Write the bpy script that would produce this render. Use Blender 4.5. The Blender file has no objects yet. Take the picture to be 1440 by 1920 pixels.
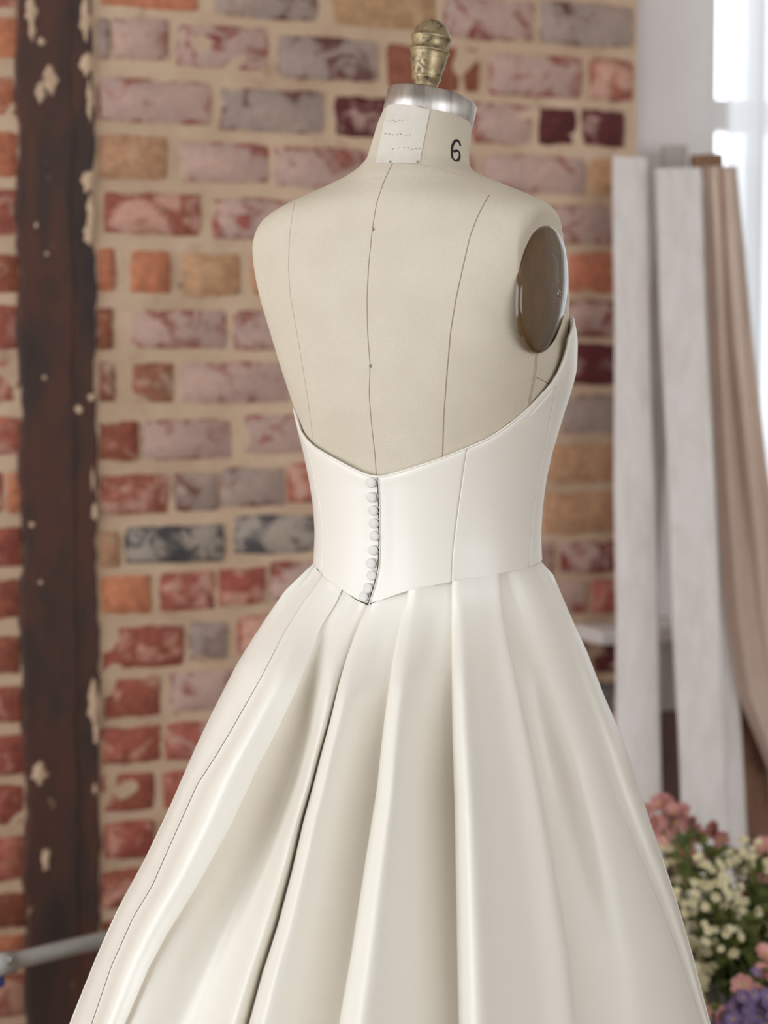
import bpy, bmesh, math, random
import numpy as np
from mathutils import Vector, Matrix
from mathutils.bvhtree import BVHTree

random.seed(7); np.random.seed(7)
SC = bpy.context.scene
COL = SC.collection
PI = math.pi

# ------------------------------------------------------------------ camera
F = 4200.0; PITCH = math.radians(4.0); ZC = 1.35
CAM = Vector((0, 0, ZC))
FW = Vector((0, math.cos(PITCH), -math.sin(PITCH)))
UP = Vector((0, math.sin(PITCH), math.cos(PITCH)))
cd = bpy.data.cameras.new('camera'); cam = bpy.data.objects.new('camera', cd); COL.objects.link(cam)
cam.location = CAM; cam.rotation_euler = (PI/2 - PITCH, 0, 0)
cd.sensor_fit = 'HORIZONTAL'; cd.sensor_width = 36.0; cd.lens = F/1440*36
cd.clip_start = .05; cd.clip_end = 100
cd.dof.use_dof = True; cd.dof.focus_distance = 2.37; cd.dof.aperture_fstop = 4.4
SC.camera = cam
# ------------------------------------------------------------------ world, exposure
w = bpy.data.worlds.new('world'); SC.world = w; w.use_nodes = True
bg = w.node_tree.nodes['Background']; bg.inputs[0].default_value = (.90, .95, 1, 1); bg.inputs[1].default_value = 3.2
SC.view_settings.view_transform = 'Standard'; SC.view_settings.look = 'None'
SC.view_settings.exposure = -0.2; SC.view_settings.gamma = 1; SC.view_settings.use_curve_mapping = False
SC.cycles.use_denoising = True
SC.cycles.max_bounces = 10; SC.cycles.diffuse_bounces = 6; SC.cycles.transparent_max_bounces = 12
SC.cycles.sample_clamp_indirect = 6

def ray(px, py):
    return (FW + Vector((1, 0, 0))*((px-720)/F) + UP*((960-py)/F))
def P(px, py, d):                     # the point seen at a pixel, d metres away along y
    r = ray(px, py); return CAM + r*(d/r.y)
def zrow(py, d=2.45): return P(720, py, d).z
# ---- the brick wall's own frame: s along the wall, t away from the room
WA = math.radians(23.0)
E1 = Vector((math.cos(WA), math.sin(WA), 0)); E2 = Vector((-math.sin(WA), math.cos(WA), 0))
W0 = P(200, 666, 3.5); W0.z = 0
def W(s, t, z): return W0 + E1*s + E2*t + Vector((0, 0, z))
def hitwall(px, py, t=0.0):           # (s, z) where a view ray meets the wall plane
    r = ray(px, py); k = ((W0 + E2*t - CAM).dot(E2))/r.dot(E2)
    p = CAM + r*k; return (p - W0).dot(E1), p.z
# ------------------------------------------------------------------ window lights and added fill
S_WIN0 = hitwall(1345, 666)[0]; S_WIN1 = S_WIN0 + 1.55
Z_SILL = hitwall(1200, 1178, -.1)[1]
def area(name, loc, direction, sx, sy, power, col=(1, 1, 1)):
    l = bpy.data.lights.new(name, 'AREA'); l.shape = 'RECTANGLE'; l.size = sx; l.size_y = sy; l.energy = power; l.color = col
    o = bpy.data.objects.new(name, l); COL.objects.link(o); o.location = loc
    o.rotation_euler = direction.to_track_quat('-Z', 'Z').to_euler(); return o
ROOM_L, ROOM_R, ROOM_B, ROOM_H = -2.6, 3.4, -6.2, 3.2
LW0, LW1, LWZ0, LWZ1 = -2.95, -.3, .3, 2.6          # opening of the window in the left wall (t range, z range)
a1 = area('daylight_left_window', W(ROOM_L+.02, (LW0+LW1)/2, (LWZ0+LWZ1)/2), E1, LW1-LW0-.1, LWZ1-LWZ0-.1, 19.5, (.87, .94, 1))
FW0, FW1, FWZ0, FWZ1 = -.9, 3.2, .4, 2.8             # invented opening behind the camera, added for soft fill light (s range, z range)
a3 = area('front_fill_light', W((FW0+FW1)/2, ROOM_B+.02, (FWZ0+FWZ1)/2), E2, FW1-FW0-.1, FWZ1-FWZ0-.1, 20.5, (.93, .97, 1))
a2 = area('window_portal', W((S_WIN0+S_WIN1)/2, .16, (Z_SILL+2.9)/2), -E2, S_WIN1-S_WIN0, 2.9-Z_SILL, 1)
a2.data.cycles.is_portal = True

# ------------------------------------------------------------------ materials
def lin(r, g, b):
    f = lambda c: (c/255/12.92) if c/255 <= .04045 else ((c/255+.055)/1.055)**2.4
    return (f(r), f(g), f(b), 1)
class Mat:
    def __init__(s, name, base=(.8, .8, .8, 1), rough=.6, metal=0, **kw):
        s.m = bpy.data.materials.new(name); s.m.use_nodes = True; s.t = s.m.node_tree
        s.b = s.t.nodes['Principled BSDF']; s.b.inputs['Base Color'].default_value = base
        s.b.inputs['Roughness'].default_value = rough; s.b.inputs['Metallic'].default_value = metal
        for k, v in kw.items(): s.b.inputs[k.replace('_', ' ')].default_value = v
    def n(s, t, **kw):
        x = s.t.nodes.new(t)
        for k, v in kw.items():
            if k.startswith('i_'): x.inputs[k[2:].replace('_', ' ')].default_value = v
            else: setattr(x, k, v)
        return x
    def l(s, a, b): s.t.links.new(a, b)
    def coord(s, scale=(1, 1, 1), which='Object'):
        c = s.n('ShaderNodeTexCoord'); m = s.n('ShaderNodeMapping'); m.inputs['Scale'].default_value = scale
        s.l(c.outputs[which], m.inputs[0]); return m.outputs[0]
    def noise(s, vec, scale, detail=4, rough=.55, dist=0):
        x = s.n('ShaderNodeTexNoise'); x.inputs['Scale'].default_value = scale; x.inputs['Detail'].default_value = detail
        x.inputs['Roughness'].default_value = rough; x.inputs['Distortion'].default_value = dist
        s.l(vec, x.inputs['Vector']); return x.outputs['Fac']
    def ramp(s, f, stops, interp='LINEAR'):
        x = s.n('ShaderNodeValToRGB'); r = x.color_ramp; r.interpolation = interp
        while len(r.elements) < len(stops): r.elements.new(.5)
        for e, (p, c) in zip(r.elements, stops): e.position = p; e.color = c if len(c) == 4 else (*c, 1)
        s.l(f, x.inputs[0]); return x.outputs[0]
    def mix(s, f, a, b, mode='MIX'):
        x = s.n('ShaderNodeMix', data_type='RGBA', blend_type=mode)
        for v, i in ((f, 0), (a, 6), (b, 7)):
            if hasattr(v, 'is_linked'): s.l(v, x.inputs[i])
            else: x.inputs[i].default_value = v
        return x.outputs[2]
    def math(s, op, a, b=0.0, clamp=False):
        x = s.n('ShaderNodeMath', operation=op, use_clamp=clamp)
        for v, i in ((a, 0), (b, 1)):
            if hasattr(v, 'is_linked'): s.l(v, x.inputs[i])
            else: x.inputs[i].default_value = v
        return x.outputs[0]
    def bump(s, h, strength=.3, dist=.002):
        x = s.n('ShaderNodeBump'); x.inputs['Strength'].default_value = strength; x.inputs['Distance'].default_value = dist
        s.l(h, x.inputs['Height']); s.l(x.outputs[0], s.b.inputs['Normal'])
    def color(s, c): s.l(c, s.b.inputs['Base Color'])
BW = lambda v: (v, v, v, 1)

def m_brick():
    m = Mat('brick_clay', rough=.9)
    tone = m.n('ShaderNodeAttribute', attribute_type='OBJECT', attribute_name='tone').outputs['Color']
    wcol = m.n('ShaderNodeAttribute', attribute_type='OBJECT', attribute_name='wash_tone').outputs['Color']
    wash = m.n('ShaderNodeAttribute', attribute_type='OBJECT', attribute_name='wash').outputs['Fac']
    seed = m.n('ShaderNodeAttribute', attribute_type='OBJECT', attribute_name='seed').outputs['Fac']
    c = m.n('ShaderNodeTexCoord'); add = m.n('ShaderNodeVectorMath', operation='ADD')
    comb = m.n('ShaderNodeCombineXYZ'); m.l(seed, comb.inputs[0]); m.l(seed, comb.inputs[2])
    m.l(c.outputs['Object'], add.inputs[0]); m.l(comb.outputs[0], add.inputs[1]); v = add.outputs[0]
    n1 = m.noise(v, 20, 5, .66, .9); n2 = m.noise(v, 75, 3, .6); n3 = m.noise(v, 9, 3, .5)
    base = m.mix(m.ramp(n2, [(.3, BW(.72)), (.7, BW(1.18))]), tone, (0, 0, 0, 1))
    base = m.mix(1.0, tone, m.ramp(n2, [(.25, BW(.62)), (.75, BW(1.25))]), 'MULTIPLY')
    # lime wash left on the face, in patches: more of it where wash is high
    k = m.math('ADD', m.math('MULTIPLY', n1, .75), m.math('MULTIPLY', n3, .25))
    thr = m.math('SUBTRACT', .72, m.math('MULTIPLY', wash, .36))
    sep = m.n('ShaderNodeSeparateXYZ'); m.l(c.outputs['Generated'], sep.inputs[0])
    ex = m.math('MULTIPLY', m.math('ABSOLUTE', m.math('SUBTRACT', sep.outputs[0], .5)), 2)
    ez = m.math('MULTIPLY', m.math('ABSOLUTE', m.math('SUBTRACT', sep.outputs[2], .5)), 2)
    edge = m.math('MAXIMUM', m.math('POWER', ex, 14), m.math('POWER', ez, 6))
    k = m.math('SUBTRACT', k, m.math('MULTIPLY', edge, .13))
    msk = m.math('MULTIPLY', m.math('SUBTRACT', k, thr), 13, True)
    wv = m.mix(1.0, wcol, m.ramp(n3, [(.3, (.86, .88, .90, 1)), (.5, BW(1.0)), (.7, (1.12, 1.08, 1.04, 1))]), 'MULTIPLY')
    wv = m.mix(1.0, wv, m.ramp(n2, [(.2, BW(.85)), (.8, BW(1.12))]), 'MULTIPLY')
    col = m.mix(m.math('MULTIPLY', msk, .9), base, wv)
    n4 = m.noise(v, 12, 4, .6, .6)
    e = m.math('ADD', m.math('MAXIMUM', m.math('POWER', ex, 9), m.math('POWER', ez, 4)), m.math('MULTIPLY', m.math('SUBTRACT', n4, .5), 3.4))
    em = m.math('MULTIPLY', m.math('SUBTRACT', e, .80), 5, True)
    col = m.mix(m.math('MULTIPLY', em, .88), col, lin(196, 168, 142))
    dk = m.math('MULTIPLY', m.math('SUBTRACT', m.noise(v, 42, 4, .6), .66), 14, True)
    col = m.mix(m.math('MULTIPLY', dk, .55), col, lin(70, 45, 40))
    m.color(col); m.bump(n2, .5, .002); return m.m
def m_mortar():
    m = Mat('lime_mortar', rough=.95); v = m.coord()
    n1 = m.noise(v, 7, 4, .6); n2 = m.noise(v, 60, 4, .6); n3 = m.noise(v, 140, 2, .6)
    c = m.ramp(n1, [(.3, lin(186, 157, 131)), (.55, lin(203, 175, 148)), (.75, lin(213, 187, 162))])
    c = m.mix(m.math('MULTIPLY', m.math('SUBTRACT', m.noise(v, 22, 4, .6), .6), 7, True), c, lin(172, 140, 114))
    c = m.mix(m.math('MULTIPLY', m.math('SUBTRACT', n2, .66), 8, True), c, lin(120, 90, 70))
    m.color(c); m.bump(m.math('ADD', n2, m.math('MULTIPLY', n3, .5)), .7, .003); return m.m
def m_post():
    m = Mat('weathered_post', rough=.72); v = m.coord((1, 1, .35))
    n1 = m.noise(v, 9, 5, .65, .3); n2 = m.noise(m.coord((1, 1, .12)), 40, 4, .6); n3 = m.noise(m.coord(), 16, 4, .65, .8)
    c = m.ramp(n1, [(.3, lin(44, 37, 35)), (.45, lin(64, 46, 39)), (.58, lin(90, 52, 40)), (.75, lin(60, 52, 50))])
    c = m.mix(m.ramp(n2, [(.35, BW(0)), (.7, BW(.35))]), c, lin(48, 36, 32))
    c = m.mix(m.math('MULTIPLY', m.math('SUBTRACT', m.noise(m.coord((1, 1, .8)), 30, 3, .6), .71), 16, True), c, lin(165, 135, 110))
    m.color(c); m.bump(n3, .5, .003); return m.m
def m_satin():
    m = Mat('ivory_satin', lin(239, 233, 222), .33, Specular_IOR_Level=.6)
    m.b.inputs['Sheen Weight'].default_value = .12; m.b.inputs['Sheen Roughness'].default_value = .4
    n = m.noise(m.coord((1, 1, 1)), 900, 2, .5); m.bump(n, .06, .0004); return m.m
def m_linen():
    m = Mat('form_linen', rough=.85, Specular_IOR_Level=.25); v = m.coord()
    wv = m.n('ShaderNodeTexWave', wave_type='BANDS', bands_direction='Z'); wv.inputs['Scale'].default_value = 260; wv.inputs['Distortion'].default_value = 1.5
    wx = m.n('ShaderNodeTexWave', wave_type='BANDS', bands_direction='X'); wx.inputs['Scale'].default_value = 260; wx.inputs['Distortion'].default_value = 1.5
    m.l(v, wv.inputs[0]); m.l(v, wx.inputs[0])
    h = m.math('ADD', wv.outputs['Fac'], wx.outputs['Fac'])
    n = m.noise(v, 18, 3, .5); n2 = m.noise(v, 500, 3, .6)
    c = m.ramp(n, [(.3, lin(210, 199, 180)), (.7, lin(217, 206, 188))])
    c = m.mix(m.ramp(n2, [(.35, BW(.16)), (.6, BW(0))]), c, lin(188, 170, 145))
    m.color(c); m.bump(h, .16, .0005); return m.m
def m_simple(name, c, rough=.6, metal=0, nscale=0, var=.15, **kw):
    m = Mat(name, c, rough, metal, **kw)
    if nscale:
        n = m.noise(m.coord(), nscale, 4, .6)
        m.color(m.mix(1.0, c, m.ramp(n, [(.25, BW(1-var)), (.75, BW(1+var))]), 'MULTIPLY')); m.bump(n, .2, .002)
    return m.m
def m_wash(name, c0, c1):
    m = Mat(name, rough=.75); v = m.coord((9, 9, .8)); n = m.noise(v, 6, 5, .6, .4); n2 = m.noise(m.coord((1, 1, .5)), 14, 3)
    c = m.ramp(n, [(.3, c0), (.6, c1)]); c = m.mix(m.ramp(n2, [(.62, BW(0)), (.8, BW(.5))]), c, c0)
    m.color(c); m.bump(n, .3, .002); return m.m
def m_brass():
    m = Mat('tarnished_brass', rough=.42, metal=.85); v = m.coord()
    n = m.noise(v, 75, 5, .7, .5); n2 = m.noise(v, 30, 3, .6)
    c = m.ramp(n, [(.36, lin(78, 66, 58)), (.46, lin(156, 138, 106)), (.62, lin(184, 168, 134)), (.75, lin(164, 148, 114))])
    m.color(c)
    m.l(m.ramp(n2, [(.3, BW(.32)), (.7, BW(.55))]), m.b.inputs['Roughness']); m.l(m.ramp(n, [(.36, BW(.2)), (.46, BW(.85))]), m.b.inputs['Metallic'])
    m.bump(n, .35, .0012); return m.m
def m_steel():
    m = Mat('brushed_steel', lin(196, 188, 182), .38, 1.0, Anisotropic=.7)
    n = m.noise(m.coord((1, 1, .02)), 70, 3); m.color(m.ramp(n, [(.35, lin(160, 152, 146)), (.65, lin(214, 208, 202))])); return m.m  # vertical light and dark streaks colour in the stripes of room reflections
def m_plate():
    m = Mat('brown_plate', lin(112, 92, 70), .12, 0.1); m.b.inputs['Coat Weight'].default_value = .5; m.b.inputs['Coat Roughness'].default_value = .05
    n = m.noise(m.coord((1, 1, .4)), 26, 3); m.color(m.ramp(n, [(.3, lin(78, 54, 28)), (.7, lin(104, 78, 48))]))
    n2 = m.noise(m.coord(), 60, 4, .7, 1.5); m.bump(m.ramp(n2, [(.6, BW(0)), (.7, BW(1))]), .25, .0008); return m.m
def m_sheer():
    m = bpy.data.materials.new('sheer_voile'); m.use_nodes = True; t = m.node_tree; t.nodes.clear()
    o = t.nodes.new('ShaderNodeOutputMaterial'); tr = t.nodes.new('ShaderNodeBsdfTranslucent'); tr.inputs[0].default_value = lin(236, 240, 244)
    tp = t.nodes.new('ShaderNodeBsdfTransparent'); tp.inputs[0].default_value = (.9, .92, .95, 1); df = t.nodes.new('ShaderNodeBsdfDiffuse'); df.inputs[0].default_value = lin(240, 240, 238)
    m1 = t.nodes.new('ShaderNodeMixShader'); m2 = t.nodes.new('ShaderNodeMixShader'); m1.inputs[0].default_value = .45; m2.inputs[0].default_value = .22
    t.links.new(tr.outputs[0], m1.inputs[1]); t.links.new(df.outputs[0], m1.inputs[2]); t.links.new(m1.outputs[0], m2.inputs[1]); t.links.new(tp.outputs[0], m2.inputs[2]); t.links.new(m2.outputs[0], o.inputs[0]); return m
def m_glass():
    m = bpy.data.materials.new('window_glass'); m.use_nodes = True; t = m.node_tree; t.nodes.clear()
    o = t.nodes.new('ShaderNodeOutputMaterial'); tp = t.nodes.new('ShaderNodeBsdfTransparent'); g = t.nodes.new('ShaderNodeBsdfGlossy'); g.inputs['Roughness'].default_value = .02
    mx = t.nodes.new('ShaderNodeMixShader'); mx.inputs[0].default_value = .06
    t.links.new(tp.outputs[0], mx.inputs[1]); t.links.new(g.outputs[0], mx.inputs[2]); t.links.new(mx.outputs[0], o.inputs[0]); return m
M = dict(brick=m_brick(), mortar=m_mortar(), post=m_post(), satin=m_satin(), linen=m_linen(), brass=m_brass(), steel=m_steel(), plate=m_plate(),
    sheer=m_sheer(), glass=m_glass(),
    paint=m_simple('white_paint', lin(214, 206, 202), .55, 0, 6, .04), plaster=m_simple('wall_plaster', lin(206, 202, 196), .9, 0, 5, .05),
    button=m_simple('covered_button', lin(224, 221, 215), .5), dark=m_simple('gap_shade', lin(96, 84, 72), .9), thread=m_simple('seam_thread', lin(160, 140, 116), .9),
    seam_shade=m_simple('dress_seam_shade', lin(206, 200, 192), .8), ink=m_simple('black_ink', lin(28, 26, 28), .7), faint=m_simple('faded_ink', lin(150, 142, 134), .8),
    tape=m_simple('paper_label', lin(222, 214, 202), .6, 0, 60, .05), pin=m_simple('pin_metal', lin(170, 160, 150), .3, 1), rope=m_simple('linen_stitching', lin(186, 168, 146), .9),
    wplank=m_wash('whitewashed_timber', lin(206, 197, 190), lin(219, 211, 207)), gplank=m_wash('grey_timber', lin(150, 142, 132), lin(170, 162, 152)),
    brown=m_wash('brown_timber', lin(104, 74, 58), lin(142, 104, 80)), drape=m_simple('beige_cloth', lin(206, 184, 168), .9, 0, 14, .05),
    pipe=m_simple('painted_pipe', lin(176, 176, 174), .45, .2, 40, .1), blue=m_simple('blue_paint', lin(40, 70, 140), .5), wood=m_wash('floor_wood', lin(120, 98, 80), lin(148, 124, 104)),
    stem=m_simple('green_stem', lin(84, 100, 50), .7), leaf=m_simple('green_leaf', lin(104, 112, 54), .6, 0, 60, .3), cream=m_simple('cream_petal', lin(228, 218, 178), .7),
    eye=m_simple('flower_centre', lin(200, 176, 80), .8), pink=m_simple('pink_petal', lin(232, 172, 166), .7), dpink=m_simple('dusty_pink_petal', lin(200, 140, 134), .7), purple=m_simple('purple_petal', lin(128, 108, 150), .7),
    pot=m_simple('pale_pot', lin(190, 182, 176), .6, 0, 12, .08), black=m_simple('black_iron', lin(30, 30, 32), .4, .6))

# ------------------------------------------------------------------ helpers
def link(name, mesh, parent=None):
    o = bpy.data.objects.new(name, mesh); COL.objects.link(o); o.parent = parent; return o
def tag(o, label=None, cat=None, group=None, kind=None):
    for k, v in (('label', label), ('category', cat), ('group', group), ('kind', kind)):
        if v: o[k] = v
    return o
def empty(name, loc, label, cat, group=None):
    o = bpy.data.objects.new(name, None); COL.objects.link(o); o.location = loc; o.empty_display_size = .05
    return tag(o, label, cat, group)
def mesh(name, vs, fs, mat, parent=None, smooth=True):      # world coordinates; parents sit unrotated
    off = parent_loc(parent)
    me = bpy.data.meshes.new(name); me.from_pydata([tuple(Vector(v)-off) for v in vs], [], fs); me.update()
    if smooth: me.polygons.foreach_set('use_smooth', [True]*len(me.polygons))
    me.materials.append(mat); return link(name, me, parent)
def parent_loc(p):
    v = Vector((0, 0, 0))
    while p is not None: v += p.location; p = p.parent
    return v
def grid(name, rows, mat, parent=None, closed=False, cap0=False, cap1=False, smooth=True):
    nr, nc = len(rows), len(rows[0]); vs = [v for r in rows for v in r]; fs = []
    for i in range(nr-1):
        for j in range(nc if closed else nc-1):
            k = (j+1) % nc; fs.append((i*nc+j, i*nc+k, (i+1)*nc+k, (i+1)*nc+j))
    if cap0: fs.append(tuple(range(nc))[::-1])
    if cap1: fs.append(tuple((nr-1)*nc+j for j in range(nc)))
    return mesh(name, vs, fs, mat, parent, smooth)
def bevel(o, wd, seg=2):
    b = o.modifiers.new('bevel', 'BEVEL'); b.width = wd; b.segments = seg; b.limit_method = 'ANGLE'; b.angle_limit = .6; return o
def boxpts(name, pts8, mat, parent=None, bw=0):              # 4 bottom, 4 top
    o = mesh(name, pts8, [(3, 2, 1, 0), (4, 5, 6, 7), (0, 1, 5, 4), (1, 2, 6, 5), (2, 3, 7, 6), (3, 0, 4, 7)], mat, parent, False)
    return bevel(o, bw) if bw else o
def wbox(name, s0, s1, t0, t1, z0, z1, mat, parent=None, bw=0):
    return boxpts(name, [W(s0, t0, z0), W(s1, t0, z0), W(s1, t1, z0), W(s0, t1, z0), W(s0, t0, z1), W(s1, t0, z1), W(s1, t1, z1), W(s0, t1, z1)], mat, parent, bw)
def frame_of(d):
    d = d.normalized(); a = Vector((0, 0, 1)) if abs(d.z) < .9 else Vector((1, 0, 0)); x = d.cross(a).normalized(); return x, x.cross(d)
def tube(name, pts, r, mat, parent=None, n=8, flat=1.0, nrm=None):
    rows = []; m = len(pts)
    for i, p in enumerate(pts):
        d = pts[min(i+1, m-1)] - pts[max(i-1, 0)]
        if nrm: y = nrm[i].normalized(); x = d.cross(y).normalized()
        else: x, y = frame_of(d)
        rr = r[i] if isinstance(r, (list, tuple)) else r
        rows.append([p + x*(rr*math.cos(2*PI*k/n)) + y*(rr*flat*math.sin(2*PI*k/n)) for k in range(n)])
    return grid(name, rows, mat, parent, True, True, True)
def lathe(name, prof, base, axis, mat, parent=None, n=48, cap0=True, cap1=True):
    ax = axis.normalized(); x, y = frame_of(ax)
    rows = [[base + ax*h + (x*math.cos(2*PI*k/n) + y*math.sin(2*PI*k/n))*r for k in range(n)] for r, h in prof]
    return grid(name, rows, mat, parent, True, cap0, cap1)
def interp(tab, x, c=1):
    return float(np.interp(x, [r[0] for r in tab], [r[c] for r in tab]))
def smooth01(x): x = max(0, min(1, x)); return x*x*(3-2*x)

# ================================================================== THE ROOM
wall = mesh('wall_back', *(lambda: ([], []))(), M['mortar']) if False else None
S_END = hitwall(1189, 666)[0]
def mortar_wall():
    s0, s1, z0, z1, st = hitwall(-60, 666)[0]-.05, S_END, 0, ROOM_H, .03
    ns, nz = int((s1-s0)/st), int((z1-z0)/st); vs, fs = [], []
    rng = np.random.RandomState(3); dz = rng.normal(0, .0011, (nz+1, ns+1))
    for i in range(nz+1):
        for j in range(ns+1):
            vs.append(W(s0+(s1-s0)*j/ns, -.001+dz[i, j], z0+(z1-z0)*i/nz))
    for i in range(nz):
        for j in range(ns):
            a = i*(ns+1)+j; fs.append((a, a+1, a+ns+2, a+ns+1))
    k = len(vs)                        # the reveal at the window side, and plain continuation to the left, out of frame
    vs += [W(s1, 0, z0), W(s1, .3, z0), W(s1, .3, z1), W(s1, 0, z1), W(ROOM_L, 0, z0), W(s0, 0, z0), W(s0, 0, z1), W(ROOM_L, 0, z1), W(ROOM_L, .3, z0), W(ROOM_L, .3, z1)]
    fs += [(k, k+1, k+2, k+3), (k+4, k+5, k+6, k+7), (k+1, k+8, k+9, k+2)]
    o = mesh('wall_back', vs, fs, M['mortar'], None, True); o['kind'] = 'structure'; return o
wall = mortar_wall()

TONES = {  # clay colour, wash amount, wash colour
 'P': (lin(150, 82, 70), .93, lin(192, 163, 151)), 'Q': (lin(128, 58, 50), .80, lin(190, 160, 149)), 'G': (lin(112, 72, 64), .94, lin(170, 150, 139)),
 'R': (lin(158, 86, 70), .56, lin(200, 150, 132)), 'S': (lin(168, 96, 80), .72, lin(200, 156, 138)), 'O': (lin(194, 122, 90), .40, lin(196, 152, 124)),
 'T': (lin(190, 146, 110), .55, lin(190, 156, 124)), 'M': (lin(92, 38, 38), .5, lin(176, 144, 132)), 'D': (lin(84, 80, 80), .80, lin(170, 156, 144)),
 'B': (lin(142, 82, 62), .45, lin(184, 140, 118)), 'V': (lin(150, 96, 74), .7, lin(192, 162, 140))}
def brick(x0, x1, y0, y1, key):
    xc, yc = (x0+x1)/2, (y0+y1)/2
    s0, _ = hitwall(x0, yc, -.004); s1, _ = hitwall(x1, yc, -.004); _, zb = hitwall(xc, y1, -.004); _, zt = hitwall(xc, y0, -.004)
    RECTS.append((s0, s1, zb, zt)); tone, wash, wc = TONES[key]; rnd = random.uniform
    # irregular rounded outline
    cx, cz, hx, hz = (s0+s1)/2, (zb+zt)/2, (s1-s0)/2, (zt-zb)/2; out = []
    prot = rnd(.002, .0055); tilt = rnd(-.0015, .0015); n = 20
    for k in range(n):
        a = 2*PI*(k+.5)/n; c, s = math.cos(a), math.sin(a); q = 1/max(abs(c), abs(s)); ux, uz = c*q, s*q
        if abs(ux) > .9 and abs(uz) > .9: ux *= .975; uz *= .95
        out.append((cx+hx*ux+rnd(-.0018, .0018), cz+hz*uz+rnd(-.0018, .0018)))
    org = W(cx, 0, cz); vs = []
    ring = lambda f, t: [Vector(((x-cx)*f if f != 1 else x-cx, t + tilt*(x-cx)/max(hx, .01), (z-cz)*f if f != 1 else z-cz)) for x, z in out]
    vs = ring(1, .02)+ring(1, -prot+.0028)+ring(.955, -prot)
    fs = []
    for r in range(2):
        for j in range(n): k = (j+1) % n; fs.append((r*n+j, r*n+k, (r+1)*n+k, (r+1)*n+j))
    vs.append(Vector((0, -prot, 0)))
    for j in range(n): fs.append((2*n+j, 2*n+(j+1) % n, 3*n))
    me = bpy.data.meshes.new('brick'); me.from_pydata(vs, [], fs); me.update(); me.materials.append(M['brick'])
    me.polygons.foreach_set('use_smooth', [True]*len(me.polygons))
    o = link('brick', me, wall); o.location = org; o.rotation_euler = (0, 0, WA)
    j = rnd(.88, 1.12); o['tone'] = [tone[0]*j, tone[1]*j*rnd(.94, 1.06), tone[2]*j]; o['wash_tone'] = list(wc[:3]); o['wash'] = wash+rnd(-.05, .05); o['seed'] = rnd(0, 40)
BR = [
 (187,373,-62,16,'O'),(397,600,-55,36,'G'),(625,820,-45,52,'T'),(832,1004,-4,76,'P'),(1012,1187,6,86,'G'),
 (184,209,34,112,'G'),(213,317,34,112,'P'),(332,506,47,130,'P'),(519,712,68,152,'G'),(727,902,84,172,'B'),(918,1094,102,182,'P'),(1108,1189,110,190,'S'),
 (184,395,149,229,'P'),(410,610,166,248,'G'),(628,760,181,258,'M'),(775,872,188,262,'P'),(888,1000,192,270,'P'),(1011,1083,202,272,'M'),(1091,1172,206,276,'M'),
 (184,316,251,338,'T'),(338,508,268,342,'P'),(513,690,276,352,'P'),(700,890,285,358,'P'),(905,1098,291,362,'P'),(1106,1185,297,366,'T'),
 (196,376,362,440,'S'),(400,560,372,449,'P'),(580,760,378,452,'P'),(780,960,382,455,'Q'),(985,1180,386,458,'P'),
 (184,217,465,547,'O'),(245,320,470,550,'O'),(343,452,474,556,'T'),(470,620,476,556,'T'),(640,820,476,554,'P'),(840,1035,476,552,'P'),(1060,1185,474,549,'O'),
 (184,211,578,656,'B'),(244,426,580,654,'P'),(436,600,580,656,'P'),(620,800,578,652,'P'),(820,1040,570,640,'P'),(1060,1180,562,634,'Q'),
 (186,217,678,754,'V'),(250,327,680,756,'V'),(338,548,678,756,'P'),(560,740,672,748,'P'),(850,1045,655,728,'P'),(1058,1185,645,722,'M'),
 (186,262,788,866,'B'),(267,437,786,862,'P'),(443,590,776,852,'P'),(610,800,766,840,'P'),(860,1040,746,818,'P'),(1055,1180,740,812,'G'),
 (186,318,890,966,'S'),(326,410,884,958,'G'),(414,536,876,950,'G'),(540,720,866,940,'S'),(840,1010,840,912,'R'),(1022,1185,831,906,'T'),
 (187,223,994,1064,'T'),(235,422,984,1056,'D'),(440,610,966,1038,'D'),(630,800,950,1025,'P'),(820,1005,932,1005,'T'),(1020,1185,920,1000,'T'),
 (188,284,1078,1152,'O'),(300,404,1072,1146,'S'),(410,500,1064,1136,'R'),(508,610,1052,1126,'P'),(900,1040,1020,1085,'P'),(1052,1185,1014,1074,'Q'),
 (188,347,1174,1252,'R'),(355,427,1166,1238,'G'),(446,590,1152,1228,'S'),(960,1100,1092,1154,'P'),(1110,1185,1086,1148,'S'),
 (195,302,1270,1346,'R'),(322,450,1258,1332,'P'),(465,600,1244,1316,'P'),(980,1105,1172,1236,'P'),(1112,1187,1202,1262,'M'),
 (189,302,1361,1432,'R'),(310,450,1352,1424,'S'),(1060,1187,1280,1340,'D'),(1100,1187,1355,1415,'B'),(1100,1187,1430,1490,'G'),
 (190,290,1449,1522,'R'),(304,420,1442,1514,'R'),(196,292,1540,1612,'R'),(304,400,1534,1605,'R'),(190,282,1630,1704,'R'),(296,380,1622,1696,'S'),
 (190,270,1722,1796,'B'),(282,360,1714,1788,'R'),(190,300,1814,1888,'R'),(190,300,1906,1976,'R'),
 (-60,37,30,106,'O'),(-90,36,138,216,'O'),(-50,37,244,332,'O'),(-80,38,354,440,'S'),(-50,38,474,550,'B'),(-90,40,572,656,'S'),(-50,42,679,756,'S'),
 (-70,42,780,856,'S'),(13,44,884,962,'O'),(-90,8,884,962,'S'),(-60,42,990,1064,'R'),(-80,42,1086,1162,'R'),(-50,39,1194,1266,'B'),(-80,42,1288,1358,'R'),(-60,48,1380,1456,'R'),
 (-80,47,1474,1550,'R'),(-50,48,1570,1652,'S'),(-90,52,1678,1746,'B'),(-50,48,1756,1812,'O'),(-80,50,1830,1912,'S'),(-50,50,1926,1990,'S'),(-60,38,-60,14,'S')]
RECTS = []
for b in BR: brick(*b)
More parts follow.
